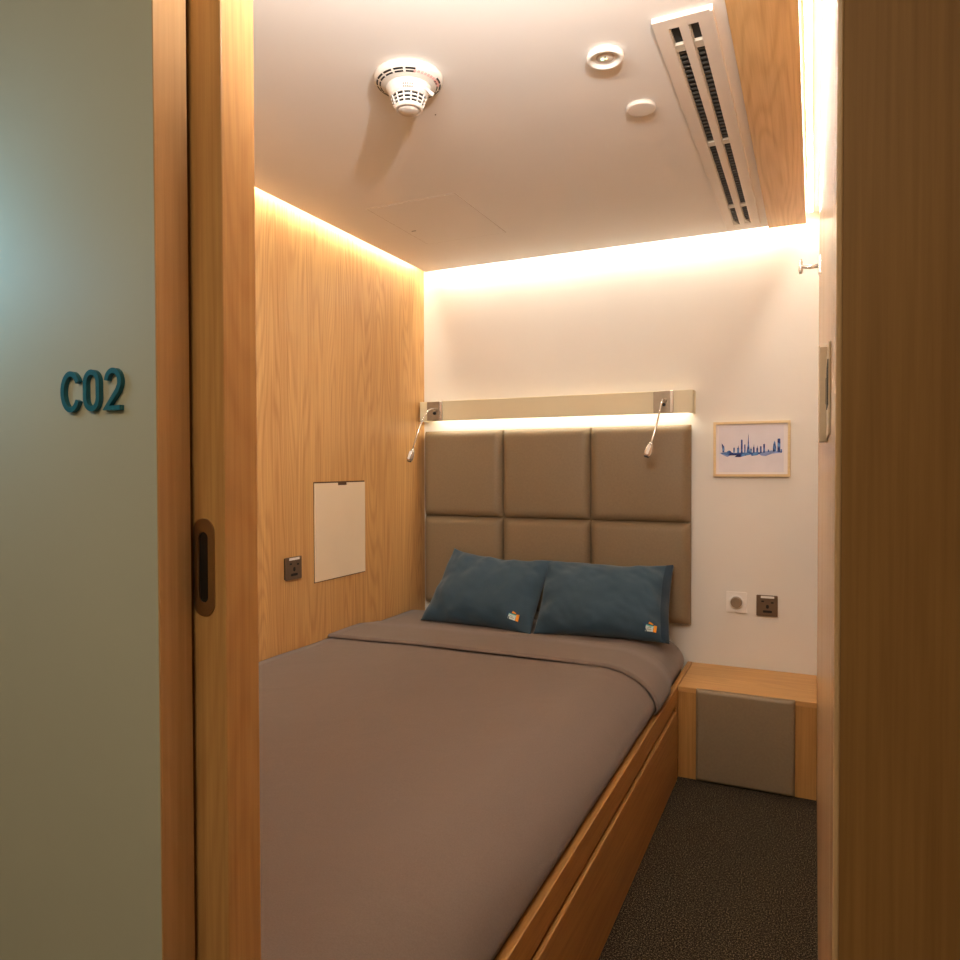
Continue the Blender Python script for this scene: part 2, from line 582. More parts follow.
# printed lettering and a hanging tag
ib = bmesh.new()
for k in range(11):
    a = math.radians(-48 + 7.2 * k)
    r0 = 0.0755
    c, s = math.cos(a), math.sin(a)
    t = Vector((-s, c, 0)); q = Vector((c, s, 0))
    ctr = Vector((dx, dy, ZC - 0.0226)) + q * r0
    for du in (-0.0012, 0.0022):
        pts = [ctr + t * (du - 0.0012) + q * -0.0035 + Vector((0, 0, -0.0019)), ctr + t * (du + 0.0012) + q * -0.0035 + Vector((0, 0, -0.0019)),
               ctr + t * (du + 0.0012) + q * 0.0035 + Vector((0, 0, 0.0009)), ctr + t * (du - 0.0012) + q * 0.0035 + Vector((0, 0, 0.0009))]
        ib.faces.new([ib.verts.new(p) for p in pts])
io = obj('red_print', ib, M['red_ink'], sd)
io['label'] = 'faint red printing on the base rim'
tg = obj('tag', tube([(dx + 0.050, dy - 0.010, ZC - 0.040), (dx + 0.060, dy + 0.002, ZC - 0.050), (dx + 0.067, dy + 0.008, ZC - 0.056)], [0.003, 0.004, 0.005], 8), M['detector'], sd)
lb = bmesh.new()
for j in range(2):
    for k in range(5):
        a = math.radians(-74 + 6 * k)
        r0 = 0.0540 - 0.003 * j; h = -0.0415 - 0.0055 * j
        c, s = math.cos(a), math.sin(a); t = Vector((-s, c, 0)); q = Vector((c, s, 0))
        ctr = Vector((dx, dy, ZC + h)) + q * (r0 + 0.0006)
        pts = [ctr - t * 0.0019, ctr + t * 0.0019, ctr + t * 0.0019 + q * -0.0018 + Vector((0, 0, -0.003)), ctr - t * 0.0019 + q * -0.0018 + Vector((0, 0, -0.003))]
        lb.faces.new([lb.verts.new(p) for p in pts])
obj('small_print', lb, M['grey_ink'], sd)

# emergency light and plain cover disc
ex, ey = -0.4659, 1.7342
el = thing('emergency_light', 'round white ceiling light with a green indicator dot', 'emergency light', (ex, ey, ZC))
obj('trim_ring', lathe([(0.0440, 0.0), (0.0445, -0.010), (0.0420, -0.0130), (0.0350, -0.0130), (0.0320, -0.006), (0.029, -0.006)], (ex, ey, ZC), n=56), M['white_plastic'], el, smooth=True)
obj('lens', lathe([(0.0328, -0.0055), (0.018, -0.0062), (0.016, -0.0085), (0.001, -0.0090)], (ex, ey, ZC), n=48), M['grille'], el, smooth=True)
g = obj('indicator', lathe([(0.0042, -0.008), (0.0038, -0.0105), (0.001, -0.011)], (ex - 0.006, ey - 0.002, ZC), n=16), M['led_green'], el)
g['label'] = 'green indicator dot'
g = obj('indicator', lathe([(0.0028, -0.008), (0.0024, -0.0105), (0.001, -0.011)], (ex + 0.003, ey - 0.001, ZC), n=16), M['led_amber'], el)
g['label'] = 'amber indicator dot'
obj('sensor', lathe([(0.0018, -0.008), (0.0016, -0.0100), (0.0005, -0.010)], (ex + 0.003, ey - 0.010, ZC), n=12), M['black'], el)
cvx, cvy = -0.4412, 2.0194
cd = obj('cover_disc', lathe([(0.0395, 0.0), (0.0400, -0.008), (0.0388, -0.0102), (0.034, -0.0106), (0.001, -0.0108)], (cvx, cvy, ZC), n=56),
         M['grille'], base=(cvx, cvy, ZC), smooth=True)
tag(cd, 'plain round white blanking disc on the ceiling beside the air vent', 'ceiling cover')
sr = obj('screw_dot', lathe([(0.0022, 0.0), (0.0018, -0.0015), (0.0004, -0.0018)], (-0.9785, 1.8174, ZC), n=10), M['reveal'], base=(-0.9785, 1.8174, ZC))
tag(sr, 'tiny brown screw dot on ceiling near the smoke detector', 'screw')

# ceiling access hatch
hx0, hx1, hy0, hy1 = -1.5743, -1.1962, 2.3639, 2.8475
hb = box(hx0, hx1, hy0, hy1, ZC - 0.0009, ZC + 0.001, 0.0004, 1)
ah = obj('access_hatch', hb, M['ceiling'], base=(hx0, hy0, ZC))
tag(ah, 'flush white access hatch outlined on the ceiling above the bed', 'access hatch')
obj('edge_gap', box(hx0 - 0.0016, hx1 + 0.0016, hy0 - 0.0016, hy1 + 0.0016, ZC - 0.0004, ZC + 0.001), M['gap'], ah)
obj('latch', box(-1.550, -1.530, 2.660, 2.666, ZC - 0.0015, ZC - 0.0005), M['grey_ink'], ah)

# linear slot diffuser
vx0, vx1, vy0, vy1 = -0.335, -0.2040, 1.640, 3.185
sx = ((-0.3045, -0.2810), (-0.2610, -0.2385))
sy0, sy1 = 1.676, 3.140
vt = thing('air_vent', 'long white twin slot air vent on the ceiling beside the oak board', 'air vent', ((vx0 + vx1) / 2, (vy0 + vy1) / 2, ZC))
fb = bmesh.new()
zb, zt = ZC - 0.011, ZC + 0.0
for a, b_, c, d in ((vx0, sx[0][0], vy0, vy1), (sx[0][1], sx[1][0], sy0, sy1), (sx[1][1], vx1 - 0.006, vy0, vy1),
                    (sx[0][0], sx[1][1], vy0, sy0), (sx[0][0], sx[1][1], sy1, vy1)):
    box(a, b_, c, d, zb, zt, bm=fb)
box(vx1 - 0.006, vx1, vy0, vy1, zb - 0.004, zt, bm=fb)
obj('frame', fb, M['grille'], vt)
for a, b_ in sx:
    sb = bmesh.new()
    box(a, b_, sy0, sy1, ZC - 0.0007, ZC - 0.0002, bm=sb)
    slot = obj('slot', sb, M['vent_black'], vt)
    ld = bmesh.new()
    box(a, a + 0.0035, sy0, sy1, ZC - 0.0075, ZC - 0.0006, bm=ld)
    obj('guide_rail', ld, M['clear_clip'], slot)
    rb = bmesh.new()
    n = 58
    for k in range(n):
        y = sy0 + 0.115 + (sy1 - sy0 - 0.16) * k / (n - 1)
        box(a + 0.0040, b_ - 0.0005, y, y + 0.0075, ZC - 0.0052, ZC - 0.0008, bm=rb)
    obj('louvre', rb, M['vent_slat'], slot)
    for yy in (1.752, 2.315, 2.905):
        cb = bmesh.new()
        box(a + 0.0010, b_, yy, yy + 0.030, ZC - 0.0085, ZC - 0.0007, 0.001, 1, bm=cb)
        obj('clip', cb, M['clear_clip'], slot)
    eb = bmesh.new()
    tri = [(a + 0.003, sy1 - 0.055), (a + 0.003, sy1 - 0.001), (b_ - 0.001, sy1 - 0.001)]
    prism(tri, lambda u, v, d: Vector((u, v, d)), ZC - 0.009, ZC - 0.0007, bm=eb)
    obj('end_cap', eb, M['clear_clip'], slot)

# ------------------------------------------------------------------ left wall fittings
hy0_, hy1_, hz0, hz1 = 2.380, 2.738, 0.764, 1.168
fh = thing('fold_down_shelf', 'cream rectangular flap panel set in the oak left wall above the bed', 'wall flap', (XL, (hy0_ + hy1_) / 2, hz0))
obj('reveal_frame', box(XL - 0.002, XL + 0.0008, hy0_ - 0.004, hy1_ + 0.004, hz0 - 0.004, hz1 + 0.006), M['reveal'], fh)
ny0, ny1 = 2.535, 2.605
outline = [(hy0_, hz0), (hy1_, hz0), (hy1_, hz1), (ny1, hz1), (ny1, hz1 - 0.011), (ny0, hz1 - 0.011), (ny0, hz1), (hy0_, hz1)]
obj('flap', prism(outline, lambda u, v, d: Vector((XL + d, u, v)), 0.0008, 0.0065), M['cream'], fh)


def socket(name, label, to3, loc, group):
    """Square bronze socket plate; to3(u, v, d): u along wall, v up, d out of the wall."""
    t = thing(name, label, 'wall socket', loc, group)
    P = lambda poly, d0, d1, ou=0, ov=0: prism([(u + ou, v + ov) for u, v in poly], to3, d0, d1)
    obj('back_box', P(rrect(0.084, 0.084, 0.004), 0.0, 0.008), M['black'], t)
    f = obj('face_plate', P(rrect(0.089, 0.089, 0.004), 0.008, 0.0115), M['bronze'], t)
    w = obj('label_strip', P(rrect(0.056, 0.009, 0.001), 0.0110, 0.0135, 0.002, 0.0365), M['white_plastic'], t)
    w['label'] = 'white strip along the top edge'
    for s in (-0.018, 0.022):
        b = P(rrect(0.018, 0.019, 0.002), 0.0110, 0.0124, s, 0.018 - 0.004 * (s > 0))
        k = obj('switch', b, M['bronze'], t)
        obj('port', P(rrect(0.011, 0.006, 0.001), 0.0122, 0.0128, s, 0.018 - 0.004 * (s > 0)), M['black'], k)
    obj('pin_hole', P(rrect(0.012, 0.016, 0.005), 0.0113, 0.0120, 0.002, -0.004), M['black'], t)
    obj('pin_hole', P(rrect(0.038, 0.010, 0.004), 0.0113, 0.0120, 0.002, -0.025), M['black'], t)
    return t


GS = 'bronze sockets on the walls'
socket('wall_socket', 'dark bronze socket plate on the oak left wall beside the cream flap',
       lambda u, v, d: Vector((XL + d, 2.238 + u * 1.06, 0.841 + v)), (XL, 2.238, 0.841), GS)
socket('wall_socket', 'dark bronze socket plate on the white wall right of the dimmer',
       lambda u, v, d: Vector((-0.180 + u * 0.95, YB - d, 0.639 + v)), (-0.180, YB, 0.639), GS)

# dimmer
dmx, dmz = -0.303, 0.645
dm = thing('dimmer_switch', 'square white dimmer switch with a silver knob above the nightstand', 'dimmer', (dmx, YB, dmz))
w3 = lambda u, v, d: Vector((dmx + u, YB - d, dmz + v))
obj('plate', prism(rrect(0.084, 0.088, 0.003), w3, 0, 0.012), M['white_plastic'], dm)
obj('collar', lathe([(0.030, -0.011), (0.030, -0.0150), (0.0270, -0.0165), (0.022, -0.0150)], (dmx, YB, dmz + 0.001), 'y', 40), M['white_plastic'], dm, smooth=True)
obj('groove', lathe([(0.0265, -0.012), (0.0262, -0.0156), (0.020, -0.0157)], (dmx, YB, dmz + 0.001), 'y', 36), M['grey_ink'], dm, smooth=True)
obj('knob', lathe([(0.0235, -0.013), (0.0230, -0.028), (0.0205, -0.031), (0.001, -0.0295)], (dmx, YB, dmz + 0.001), 'y', 36), M['steel'], dm, smooth=False)

# ------------------------------------------------------------------ framed print
px0, px1, pz0, pz1 = -0.400, -0.091, 1.189, 1.425
pf = thing('framed_print', 'pale wooden frame with a blue watercolour city skyline on the white wall', 'picture', ((px0 + px1) / 2, YB, pz0))
wf, pd = 0.0105, 0.020
rect = lambda a, b, c, d: [(a, c), (b, c), (b, d), (a, d)]
b3 = lambda u, v, d: Vector((u, YB - d, v))
obj('frame', ring_plate(rect(px0, px1, pz0, pz1), rect(px0 + wf, px1 - wf, pz0 + wf, pz1 - wf), b3, 0.0, pd), M['frame_oak'], pf)
mt = obj('mat_board', box(px0 + wf - 0.001, px1 - wf + 0.001, YB - 0.010, YB - 0.002, pz0 + wf - 0.001, pz1 - wf + 0.001), M['mat_board'], pf)
ax0, ax1, az0, az1 = px0 + 0.022, px1 - 0.026, pz0 + 0.018, pz1 - 0.018
obj('paper', box(ax0, ax1, YB - 0.0106, YB - 0.0095, az0, az1), M['paper'], pf)
W_, H_ = px1 - px0, pz1 - pz0
PX = lambda u: px0 + (u - 133) / 738 * W_        # measured on an enlargement of the print
PZ = lambda v: pz0 + (632 - v) / 518 * H_
sk = bmesh.new()
towers = [(213, 243, 400, 316, 'sail'), (262, 312, 412, 384, 'dome'), (328, 344, 404, 356, 'flat'), (366, 386, 410, 336, 'step'),
          (402, 420, 412, 282, 'flat'), (434, 448, 412, 328, 'flat'), (455, 494, 415, 222, 'spire'), (492, 508, 412, 348, 'step'),
          (519, 535, 412, 326, 'step'), (552, 568, 412, 338, 'step'), (586, 602, 410, 346, 'flat'), (616, 634, 408, 326, 'flat'),
          (660, 672, 404, 378, 'flat'), (708, 738, 400, 298, 'dome'), (750, 778, 404, 278, 'flat'), (780, 794, 406, 376, 'flat')]
for a, b_, y0, y1, kind in towers:
    w = b_ - a; h = y0 - y1
    if kind == 'flat':
        q = [(a, y0), (b_, y0), (b_ - 1, y1 + 4), (a + w * 0.6, y1), (a + 1, y1 + 3)]
    elif kind == 'step':
        q = [(a, y0), (b_, y0), (b_, y0 - h * 0.6), (b_ - w * 0.25, y0 - h * 0.65), (b_ - w * 0.4, y1), (a + w * 0.35, y0 - h * 0.7), (a, y0 - h * 0.62)]
    elif kind == 'spire':
        m_ = a + w / 2
        q = [(a, y0), (b_, y0), (b_ - w * 0.18, y0 - h * 0.2), (m_ + w * 0.16, y0 - h * 0.45), (m_ + w * 0.09, y0 - h * 0.72), (m_, y1),
             (m_ - w * 0.09, y0 - h * 0.72), (m_ - w * 0.16, y0 - h * 0.45), (a + w * 0.18, y0 - h * 0.2)]
    elif kind == 'sail':
        q = [(a + w * 0.3, y0), (b_ - w * 0.15, y0), (b_, y0 - h * 0.35), (b_ - w * 0.15, y0 - h * 0.65), (a + w * 0.35, y1 + h * 0.1), (a, y1), (a + w * 0.2, y0 - h * 0.5)]
    else:
        q = [(a, y0), (b_, y0), (b_, y0 - h * 0.4), (b_ - w * 0.2, y0 - h * 0.8), (a + w * 0.5, y1), (a + w * 0.2, y0 - h * 0.75), (a, y0 - h * 0.4)]
    prism([(PX(u), PZ(v)) for u, v in q], b3, 0.0108, 0.0113, bm=sk)
ground = [(200, 412), (250, 404), (300, 402), (350, 408), (420, 404), (480, 408), (560, 402), (600, 408), (560, 432), (505, 438), (500, 425), (440, 436), (400, 448), (340, 448), (360, 432), (280, 432), (235, 420)]
prism([(PX(u), PZ(v)) for u, v in ground], b3, 0.0107, 0.0111, bm=sk)
obj('skyline', sk, M['ink'], pf)
for q in ([(195, 408), (240, 398), (300, 400), (330, 420), (270, 446), (225, 426)], [(560, 410), (640, 396), (700, 388), (790, 398), (792, 412), (700, 418), (640, 440), (600, 436)]):
    obj('wash', prism([(PX(u), PZ(v)) for u, v in q], b3, 0.0106, 0.0109), M['wash'], pf)

# ------------------------------------------------------------------ headboard, light bar, reading lights
HX = [-1.829, -1.388, -0.945, -0.492]
HZ = [0.532, 0.985, 1.418]
HBK = 3.252
hd = thing('headboard', 'padded taupe leatherette headboard of six squares on the back wall', 'headboard', ((HX[0] + HX[3]) / 2, YB, HZ[0]))
obj('backing', box(HX[0] + 0.012, HX[3] - 0.012, 3.272, 3.299, HZ[0] + 0.012, HZ[2] - 0.012), M['leather'], hd)
for i in range(3):
    for j in range(2):
        obj('padded_square', pad(HX[i] + 0.0006, HX[i + 1] - 0.0006, HZ[j] + 0.0006, HZ[j + 1] - 0.0006, 3.284, 0.048, 0.040, dome=0.010), M['leather'], hd, smooth=True)

BX0, BX1, BY, BZ0, BZ1 = -1.832, -0.478, 3.222, 1.467, 1.566
lbw = thing('light_bar', 'long cream wall bar glowing underneath above the headboard', 'light bar', ((BX0 + BX1) / 2, YB, BZ0))
bb = bmesh.new()
box(BX0, BX1, BY, BY + 0.012, BZ0, BZ1, 0.0015, 1, bm=bb)
box(BX0, BX1, BY + 0.012, YB - 0.001, BZ1 - 0.012, BZ1, bm=bb)
box(BX0, BX0 + 0.012, BY + 0.012, YB - 0.001, BZ0, BZ1 - 0.012, bm=bb)
box(BX1 - 0.012, BX1, BY + 0.012, YB - 0.001, BZ0, BZ1 - 0.012, bm=bb)
obj('housing', bb, M['bar'], lbw)
dl = obj('diffuser', box(BX0 + 0.06, BX1 - 0.02, BY + 0.022, YB - 0.014, BZ0 + 0.020, BZ0 + 0.030), M['led_bar'], lbw)
dl['label'] = 'glowing strip on the underside'

GL = 'gooseneck reading lights on the light bar'


def reading_light(px, pz, head, tip, label):
    t = thing('reading_light', label, 'reading light', (px, BY, pz), GL)
    pl = obj('mounting_plate', box(px - 0.043, px + 0.043, BY - 0.007, BY - 0.0005, pz - 0.047, pz + 0.047, 0.0015, 2), M['steel'], t)
    obj('edge_strip', box(px + 0.029, px + 0.043, BY - 0.0095, BY - 0.0065, pz - 0.047, pz + 0.047, 0.001, 1), M['chrome'], pl)
    jb = lathe([(0.0075, -0.006), (0.0070, -0.018), (0.0045, -0.021), (0.001, -0.021)], (px + 0.003, BY, pz - 0.012), 'y', 20)
    obj('button', jb, M['black'], t)
    root = Vector((px + 0.008, BY - 0.006, pz + 0.006))
    obj('neck_socket', lathe([(0.010, -0.006), (0.009, -0.014), (0.006, -0.017), (0.001, -0.017)], (root.x, BY, root.z), 'y', 20), M['steel'], t)
    h, tp = Vector(head), Vector(tip)
    d = (tp - h).normalized()
    pts = bez(root, root + Vector((-0.005, -0.085, 0.022)), h - d * 0.13, h, 26)
    obj('gooseneck', tube(pts, 0.0042, 10), M['chrome'], t, smooth=True)
    L = (tp - h).length
    prof = [(0.0, 0.0048), (0.12, 0.0085), (0.35, 0.0140), (0.65, 0.0165), (0.88, 0.0155), (1.0, 0.0130)]
    hp = [h + d * (L * a) for a, _ in prof]
    hdm = obj('lamp_head', tube(hp, [r for _, r in prof], 18), M['chrome'], t, smooth=True)
    # oval opening along the front of the head and the dark lens at its tip
    side = Vector((0.1, -1, 0.15)); side = (side - d * side.dot(d)).normalized()
    wv = d.cross(side).normalized()
    st = stadium(0.011, 0.042)
    f3 = lambda u, v, q: h + d * (L * 0.55) + d * v + wv * u + side * q
    obj('head_window', prism(st, f3, 0.006, 0.0170), M['white_plastic'], hdm)
    obj('head_lens', tube([tp - d * 0.002, tp + d * 0.006], [0.0120, 0.0105], 16), M['black'], hdm)
    return t


reading_light(-1.744, 1.517, (-1.795, 3.085, 1.325), (-1.812, 3.080, 1.266), 'chrome gooseneck reading light at the corner beside the oak wall')
reading_light(-0.603, 1.517, (-0.628, 3.085, 1.336), (-0.647, 3.080, 1.278), 'chrome gooseneck reading light nearer the framed print')

# ------------------------------------------------------------------ bed
RX = -0.487                        # outer face of the bed side
BY0, BY1 = 0.745, 3.296
bed = thing('bed_frame', 'oak bed base with a long recessed drawer front along the aisle', 'bed', (-1.16, 2.0, 0.0))
obj('base_box', box(XL + 0.003, RX - 0.030, BY0 + 0.01, BY1 - 0.004, 0.0, 0.275), M['oak_bed'], bed)
obj('side_rail', box(RX - 0.022, RX, BY0, BY1, 0.292, 0.364, 0.002, 2), M['oak_bed'], bed)
obj('side_rail', box(RX - 0.022, RX, 2.862, 2.908, 0.0, 0.2915), M['oak_bed'], bed)
obj('side_rail', box(RX - 0.028, RX - 0.008, BY0, 2.861, 0.018, 0.287), M['oak_bed'], bed)
obj('drawer_front', box(RX - 0.0075, RX + 0.006, BY0, 2.858, 0.006, 0.277, 0.003, 3), M['oak_bed'], bed)


def bed_profile(off, zin=0.0):
    """Cross-section of the mattress top and right side, offset outwards; x, z pairs from wall to rail."""
    pts = [(XL + 0.004, 0.512 + off)]
    n = 26
    for i in range(n + 1):
        pts.append((XL + 0.004 + (1.850 - 0.004 - 0.690) * (i + 1) / (n + 1), 0.512 + off + 0.006 * math.sin(PI * (i + 1) / (n + 1))))
    for i in range(1, 19):
        a = PI / 2 * i / 18
        ex_ = abs(math.sin(a)) ** 1.06; ez_ = abs(math.cos(a)) ** 1.06
        pts.append((-0.690 + (0.187 + off) * ex_, 0.392 + (0.120 + off) * ez_))
    pts.append((-0.506 + off * 0.8, 0.379))
    pts.append((-0.514 + off * 0.3, 0.367))
    pts.append((-0.517 + off * 0.2, 0.358))
    return pts


def sheet(y0, y1, off, thick, ny, wav=0.0, seed=0.0, lip=0.0, skew=0.0):
    """Cloth skin lying over the mattress profile between two y values."""
    b = bmesh.new()
    prof, prof2 = bed_profile(off), bed_profile(off - thick)
    top, bot = [], []
    for j in range(ny + 1):
        t = j / ny
        if lip > 0:
            k_ = min(1.0, max(0.0, (t - 0.55) / 0.42))
            o_ = off + (0.006 - off) * k_ * k_ * (3 - 2 * k_)
            prof, prof2 = bed_profile(o_), bed_profile(o_ - thick * (1 - 0.6 * k_))
        rt, rb_ = [], []
        for i, ((x, z), (x2, z2)) in enumerate(zip(prof, prof2)):
            y = y0 + (y1 - y0) * t
            edge = 0.010 * noise.noise(Vector((x * 3.0, seed, 1.0)))
            if y0 > 1.0:
                y += edge * (1 - t)
            y -= skew * (1 - t) * (-0.5 - x) / 1.35
            w = 0.0
            if wav:
                w = wav * (noise.noise(Vector((x * 4.0, y * 2.2, seed))) + 0.5 * noise.noise(Vector((x * 9, y * 6, seed + 5))))
                if x > -0.60:
                    w *= 0.5
            r = 1.0
            if lip > 0:
                d = min(t, 1 - t) * (y1 - y0) / lip
                r = 1.0 if d >= 1 else math.sqrt(max(0.0, 1 - (1 - d) ** 2))
            q = Vector((x, y, z)); q2 = Vector((x2, y, z2))
            p = q2 + (q - q2) * (0.08 + 0.92 * r)
            p.z += w if x < -0.52 else 0
            rt.append(b.verts.new(p)); rb_.append(b.verts.new(q2 + Vector((0, 0, w if x < -0.52 else 0))))
        top.append(rt); bot.append(rb_)
    n = len(prof)
    for j in range(ny):
        for i in range(n - 1):
            b.faces.new((top[j][i], top[j][i + 1], top[j + 1][i + 1], top[j + 1][i]))
            b.faces.new((bot[j][i], bot[j + 1][i], bot[j + 1][i + 1], bot[j][i + 1]))
    for j in range(ny):
        for i in (0, n - 1):
            b.faces.new((top[j][i], top[j + 1][i], bot[j + 1][i], bot[j][i]))
    for i in range(n - 1):
        for j in (0, ny):
            b.faces.new((top[j][i], bot[j][i], bot[j][i + 1], top[j][i + 1]))
    bmesh.ops.recalc_face_normals(b, faces=b.faces)
    return b


# mattress: solid following the profile, ends rounded
mb = bmesh.new()
rows = []
MY0, MY1 = 0.752, 3.243
ys = [MY0 + (MY1 - MY0) * t for t in (0, 0.004, 0.012, 0.03, 0.2, 0.4, 0.6, 0.8, 0.93, 0.962, 0.978, 0.990, 0.997, 1.0)]
for y in ys:
    d = min(y - MY0, MY1 - y)
    s = 1.0 if d >= 0.09 else math.sqrt(max(0.0, 1 - (1 - d / 0.09) ** 2))
    row = []
    for x, z in bed_profile(0.0):
        zz = 0.380 + (z - 0.380) * (0.45 + 0.55 * s)
        xx = x if x < -0.7 else -0.7 + (x + 0.7) * (0.75 + 0.25 * s)
        row.append(mb.verts.new((xx, y, max(zz, 0.30))))
    row.append(mb.verts.new((-0.519, y, 0.279)))
    row.append(mb.verts.new((XL + 0.004, y, 0.279)))
    rows.append(row)
n = len(rows[0])
for j in range(len(rows) - 1):
    for i in range(n):
        mb.faces.new((rows[j][i], rows[j][(i + 1) % n], rows[j + 1][(i + 1) % n], rows[j + 1][i]))
mb.faces.new(rows[0]); mb.faces.new(rows[-1])
bmesh.ops.recalc_face_normals(mb, faces=mb.faces)
mo = obj('mattress', mb, M['linen'], base=(-1.17, 2.0, 0.279), smooth=True)
tag(mo, 'thick mattress in a brown fitted sheet under the blue pillows', 'mattress')

ts = obj('top_sheet', sheet(0.758, 2.66, 0.007, 0.006, 60, 0.0035, 2.0), M['linen'], base=(-1.17, 1.6, 0.5), smooth=True)
tag(ts, 'smooth brown top sheet covering most of the bed', 'bed sheet')
fo = obj('turned_back_edge', sheet(2.495, 2.850, 0.0225, 0.0100, 40, 0.0025, 6.0, lip=0.010, skew=0.04), M['linen'], ts, smooth=True)
fo['label'] = 'folded over band of the brown sheet'


# ------------------------------------------------------------------ pillows
def pillow_fn(w, h, th, peak, seed, skew=0.0):
    """Returns P(u, v, side) in pillow space: u right, v up, side +1 front."""
    def P(u, v, side, lift=0.0):
        # outline pulled in between the corners
        px_ = u * w / 2 * (1 - 0.045 * (1 - v * v) * abs(u) ** 3)
        pv = v * h / 2 * (1 - 0.075 * (1 - u * u) * abs(v) ** 3)
        px_ += skew * (v - 1) * 0.5 * (u < 0) * abs(u)
        pv += peak * max(0.0, -u) ** 3 * max(0.0, v) ** 2 + 0.006 * math.sin(3.3 * u + seed * 2) * max(0.0, v) ** 3 * (1 - u * u)
        prof = max(0.0, (1 - abs(u) ** 2.6) * (1 - abs(v) ** 2.2)) ** 0.55
        t = th / 2 * prof * (1.0 - 0.18 * v)
        wr = 0.0
        if prof > 0:
            e = min(1.0, prof * 2.2) * (1 - 0.55 * prof)
            wr = 0.016 * e * noise.noise(Vector((u * 3.2 + seed, v * 2.0, seed)))
            wr += 0.006 * e * noise.noise(Vector((u * 9 + v * 4 + seed, v * 5.0 - u * 2, seed + 3)))
            wr += 0.022 * e * max(0.0, abs(u) - 0.55) * math.sin(9 * v + 5 * u + seed)
            wr += 0.022 * e * max(0.0, abs(v) - 0.5) * math.sin(13 * u + seed + 2 * v)
        return Vector((px_, -side * (t + wr * side * (1 if side > 0 else 0.3)) - lift, pv))
    return P


def make_pillow(label, centre, rz, tilt, w, h, th, seed, logo, skew=0.0, flap=False, roll=0.0, peak=0.0):
    t = thing('pillow', label, 'pillow', centre, 'blue pillows on the bed')
    P = pillow_fn(w, h, th, peak, seed, skew)
    R = Matrix.Translation(Vector(centre)) @ Matrix.Rotation(rz, 4, 'Z') @ Matrix.Rotation(tilt, 4, 'X') @ Matrix.Rotation(roll, 4, 'Y')
    n, m = 64, 44
    b = bmesh.new()
    f = lambda k, q: math.sin((k / q - 0.5) * PI) * 0.55 + (2 * k / q - 1) * 0.45
    G = {}
    for side in (1, -1):
        for j in range(m + 1):
            for i in range(n + 1):
                u, v = f(i, n), f(j, m)
                on_edge = i in (0, n) or j in (0, m)
                if side == -1 and on_edge:
                    G[side, i, j] = G[1, i, j]
                else:
                    G[side, i, j] = b.verts.new(R @ P(u, v, side))
        for j in range(m):
            for i in range(n):
                q = [G[side, i, j], G[side, i + 1, j], G[side, i + 1, j + 1], G[side, i, j + 1]]
                b.faces.new(q if side == 1 else q[::-1])
    bmesh.ops.recalc_face_normals(b, faces=b.faces)
    obj('cushion', b, M['pillow'], t, smooth=True)
    if flap:
        # open hem of the pillowcase standing off the right-hand end
        fb_ = bmesh.new()
        rows_ = []
        for j in range(21):
            v = -1 + 2 * j / 20
            bulge = (1 - v ** 2)
            a = R @ (P(0.955, v * 0.985, 1) + Vector((0.0, -0.004 * bulge, 0)))
            c_ = R @ (P(1.0, v, 1) + Vector((0.016 + 0.004 * bulge, -0.006, 0)))
            d_ = R @ (P(1.0, v, 1) + Vector((0.020, 0.022 * bulge + 0.006, 0)))
            e_ = R @ (P(0.985, v * 0.985, -1) + Vector((0.004, 0.012 * bulge, 0)))
            rows_.append([fb_.verts.new(p) for p in (a, c_, d_, e_)])
        for j in range(20):
            for i in range(3):
                fb_.faces.new((rows_[j][i], rows_[j][i + 1], rows_[j + 1][i + 1], rows_[j + 1][i]))
        bmesh.ops.recalc_face_normals(fb_, faces=fb_.faces)
        obj('case_hem', fb_, M['seam_blue'], t, smooth=True)
    # woven logo on the lower right corner of the front
    lu, lv, sc_ = logo
    lg = bmesh.new()

    def patch(poly, mi, lift):
        vs = []
        for a, c in poly:
            vs.append(lg.verts.new(R @ P(lu + a * 1.25 * sc_ * 2 / w, lv + c * 0.88 * sc_ * 2 / h, 1, lift)))
        fce = lg.faces.new(vs); fce.material_index = mi
    patch([(-0.62, 0.42), (-0.30, 0.34), (-0.30, -0.50), (-0.46, -0.50)], 0, 0.0030)
    patch([(-0.62, 0.42), (-0.10, 0.52), (0.10, 0.30), (-0.36, 0.18)], 0, 0.0032)
    patch([(-0.34, 0.22), (0.30, 0.22), (0.30, -0.06), (-0.36, -0.06)], 2, 0.0034)
    patch([(-0.36, 0.10), (0.24, 0.12), (0.20, -0.50), (-0.44, -0.48)], 1, 0.0036)
    patch([(0.30, 0.28), (0.56, 0.34), (0.46, -0.50), (0.22, -0.50)], 3, 0.0038)
    patch([(-0.14, 0.34), (-0.06, 0.60), (0.26, 0.40), (0.22, 0.30)], 3, 0.0040)
    patch([(-0.22, -0.04), (0.08, -0.04), (0.08, -0.10), (-0.22, -0.10)], 4, 0.0042)
    patch([(-0.26, -0.24), (0.10, -0.24), (0.10, -0.30), (-0.26, -0.30)], 4, 0.0042)
    bmesh.ops.recalc_face_normals(lg, faces=lg.faces)
    o = obj('woven_logo', lg, None, t, mats=[M['logo_navy'], M['logo_white'], M['logo_aqua'], M['logo_orange'], M['grey_ink']])
    o['label'] = 'small blue white and orange logo patch'
    return t


make_pillow('blue pillow nearer the oak wall, its upper left corner raised', (-1.358, 3.020, 0.662), math.radians(-4.5), math.radians(-39),
            0.540, 0.375, 0.150, 1.7, (0.70, -0.72, 0.040), skew=0.030, peak=0.030, roll=math.radians(0.5))
make_pillow('blue pillow nearer the nightstand with a loose open end', (-0.830, 3.034, 0.661), math.radians(6), math.radians(-39),
            0.548, 0.368, 0.155, 4.9, (0.80, -0.76, 0.040), flap=True, roll=math.radians(0))

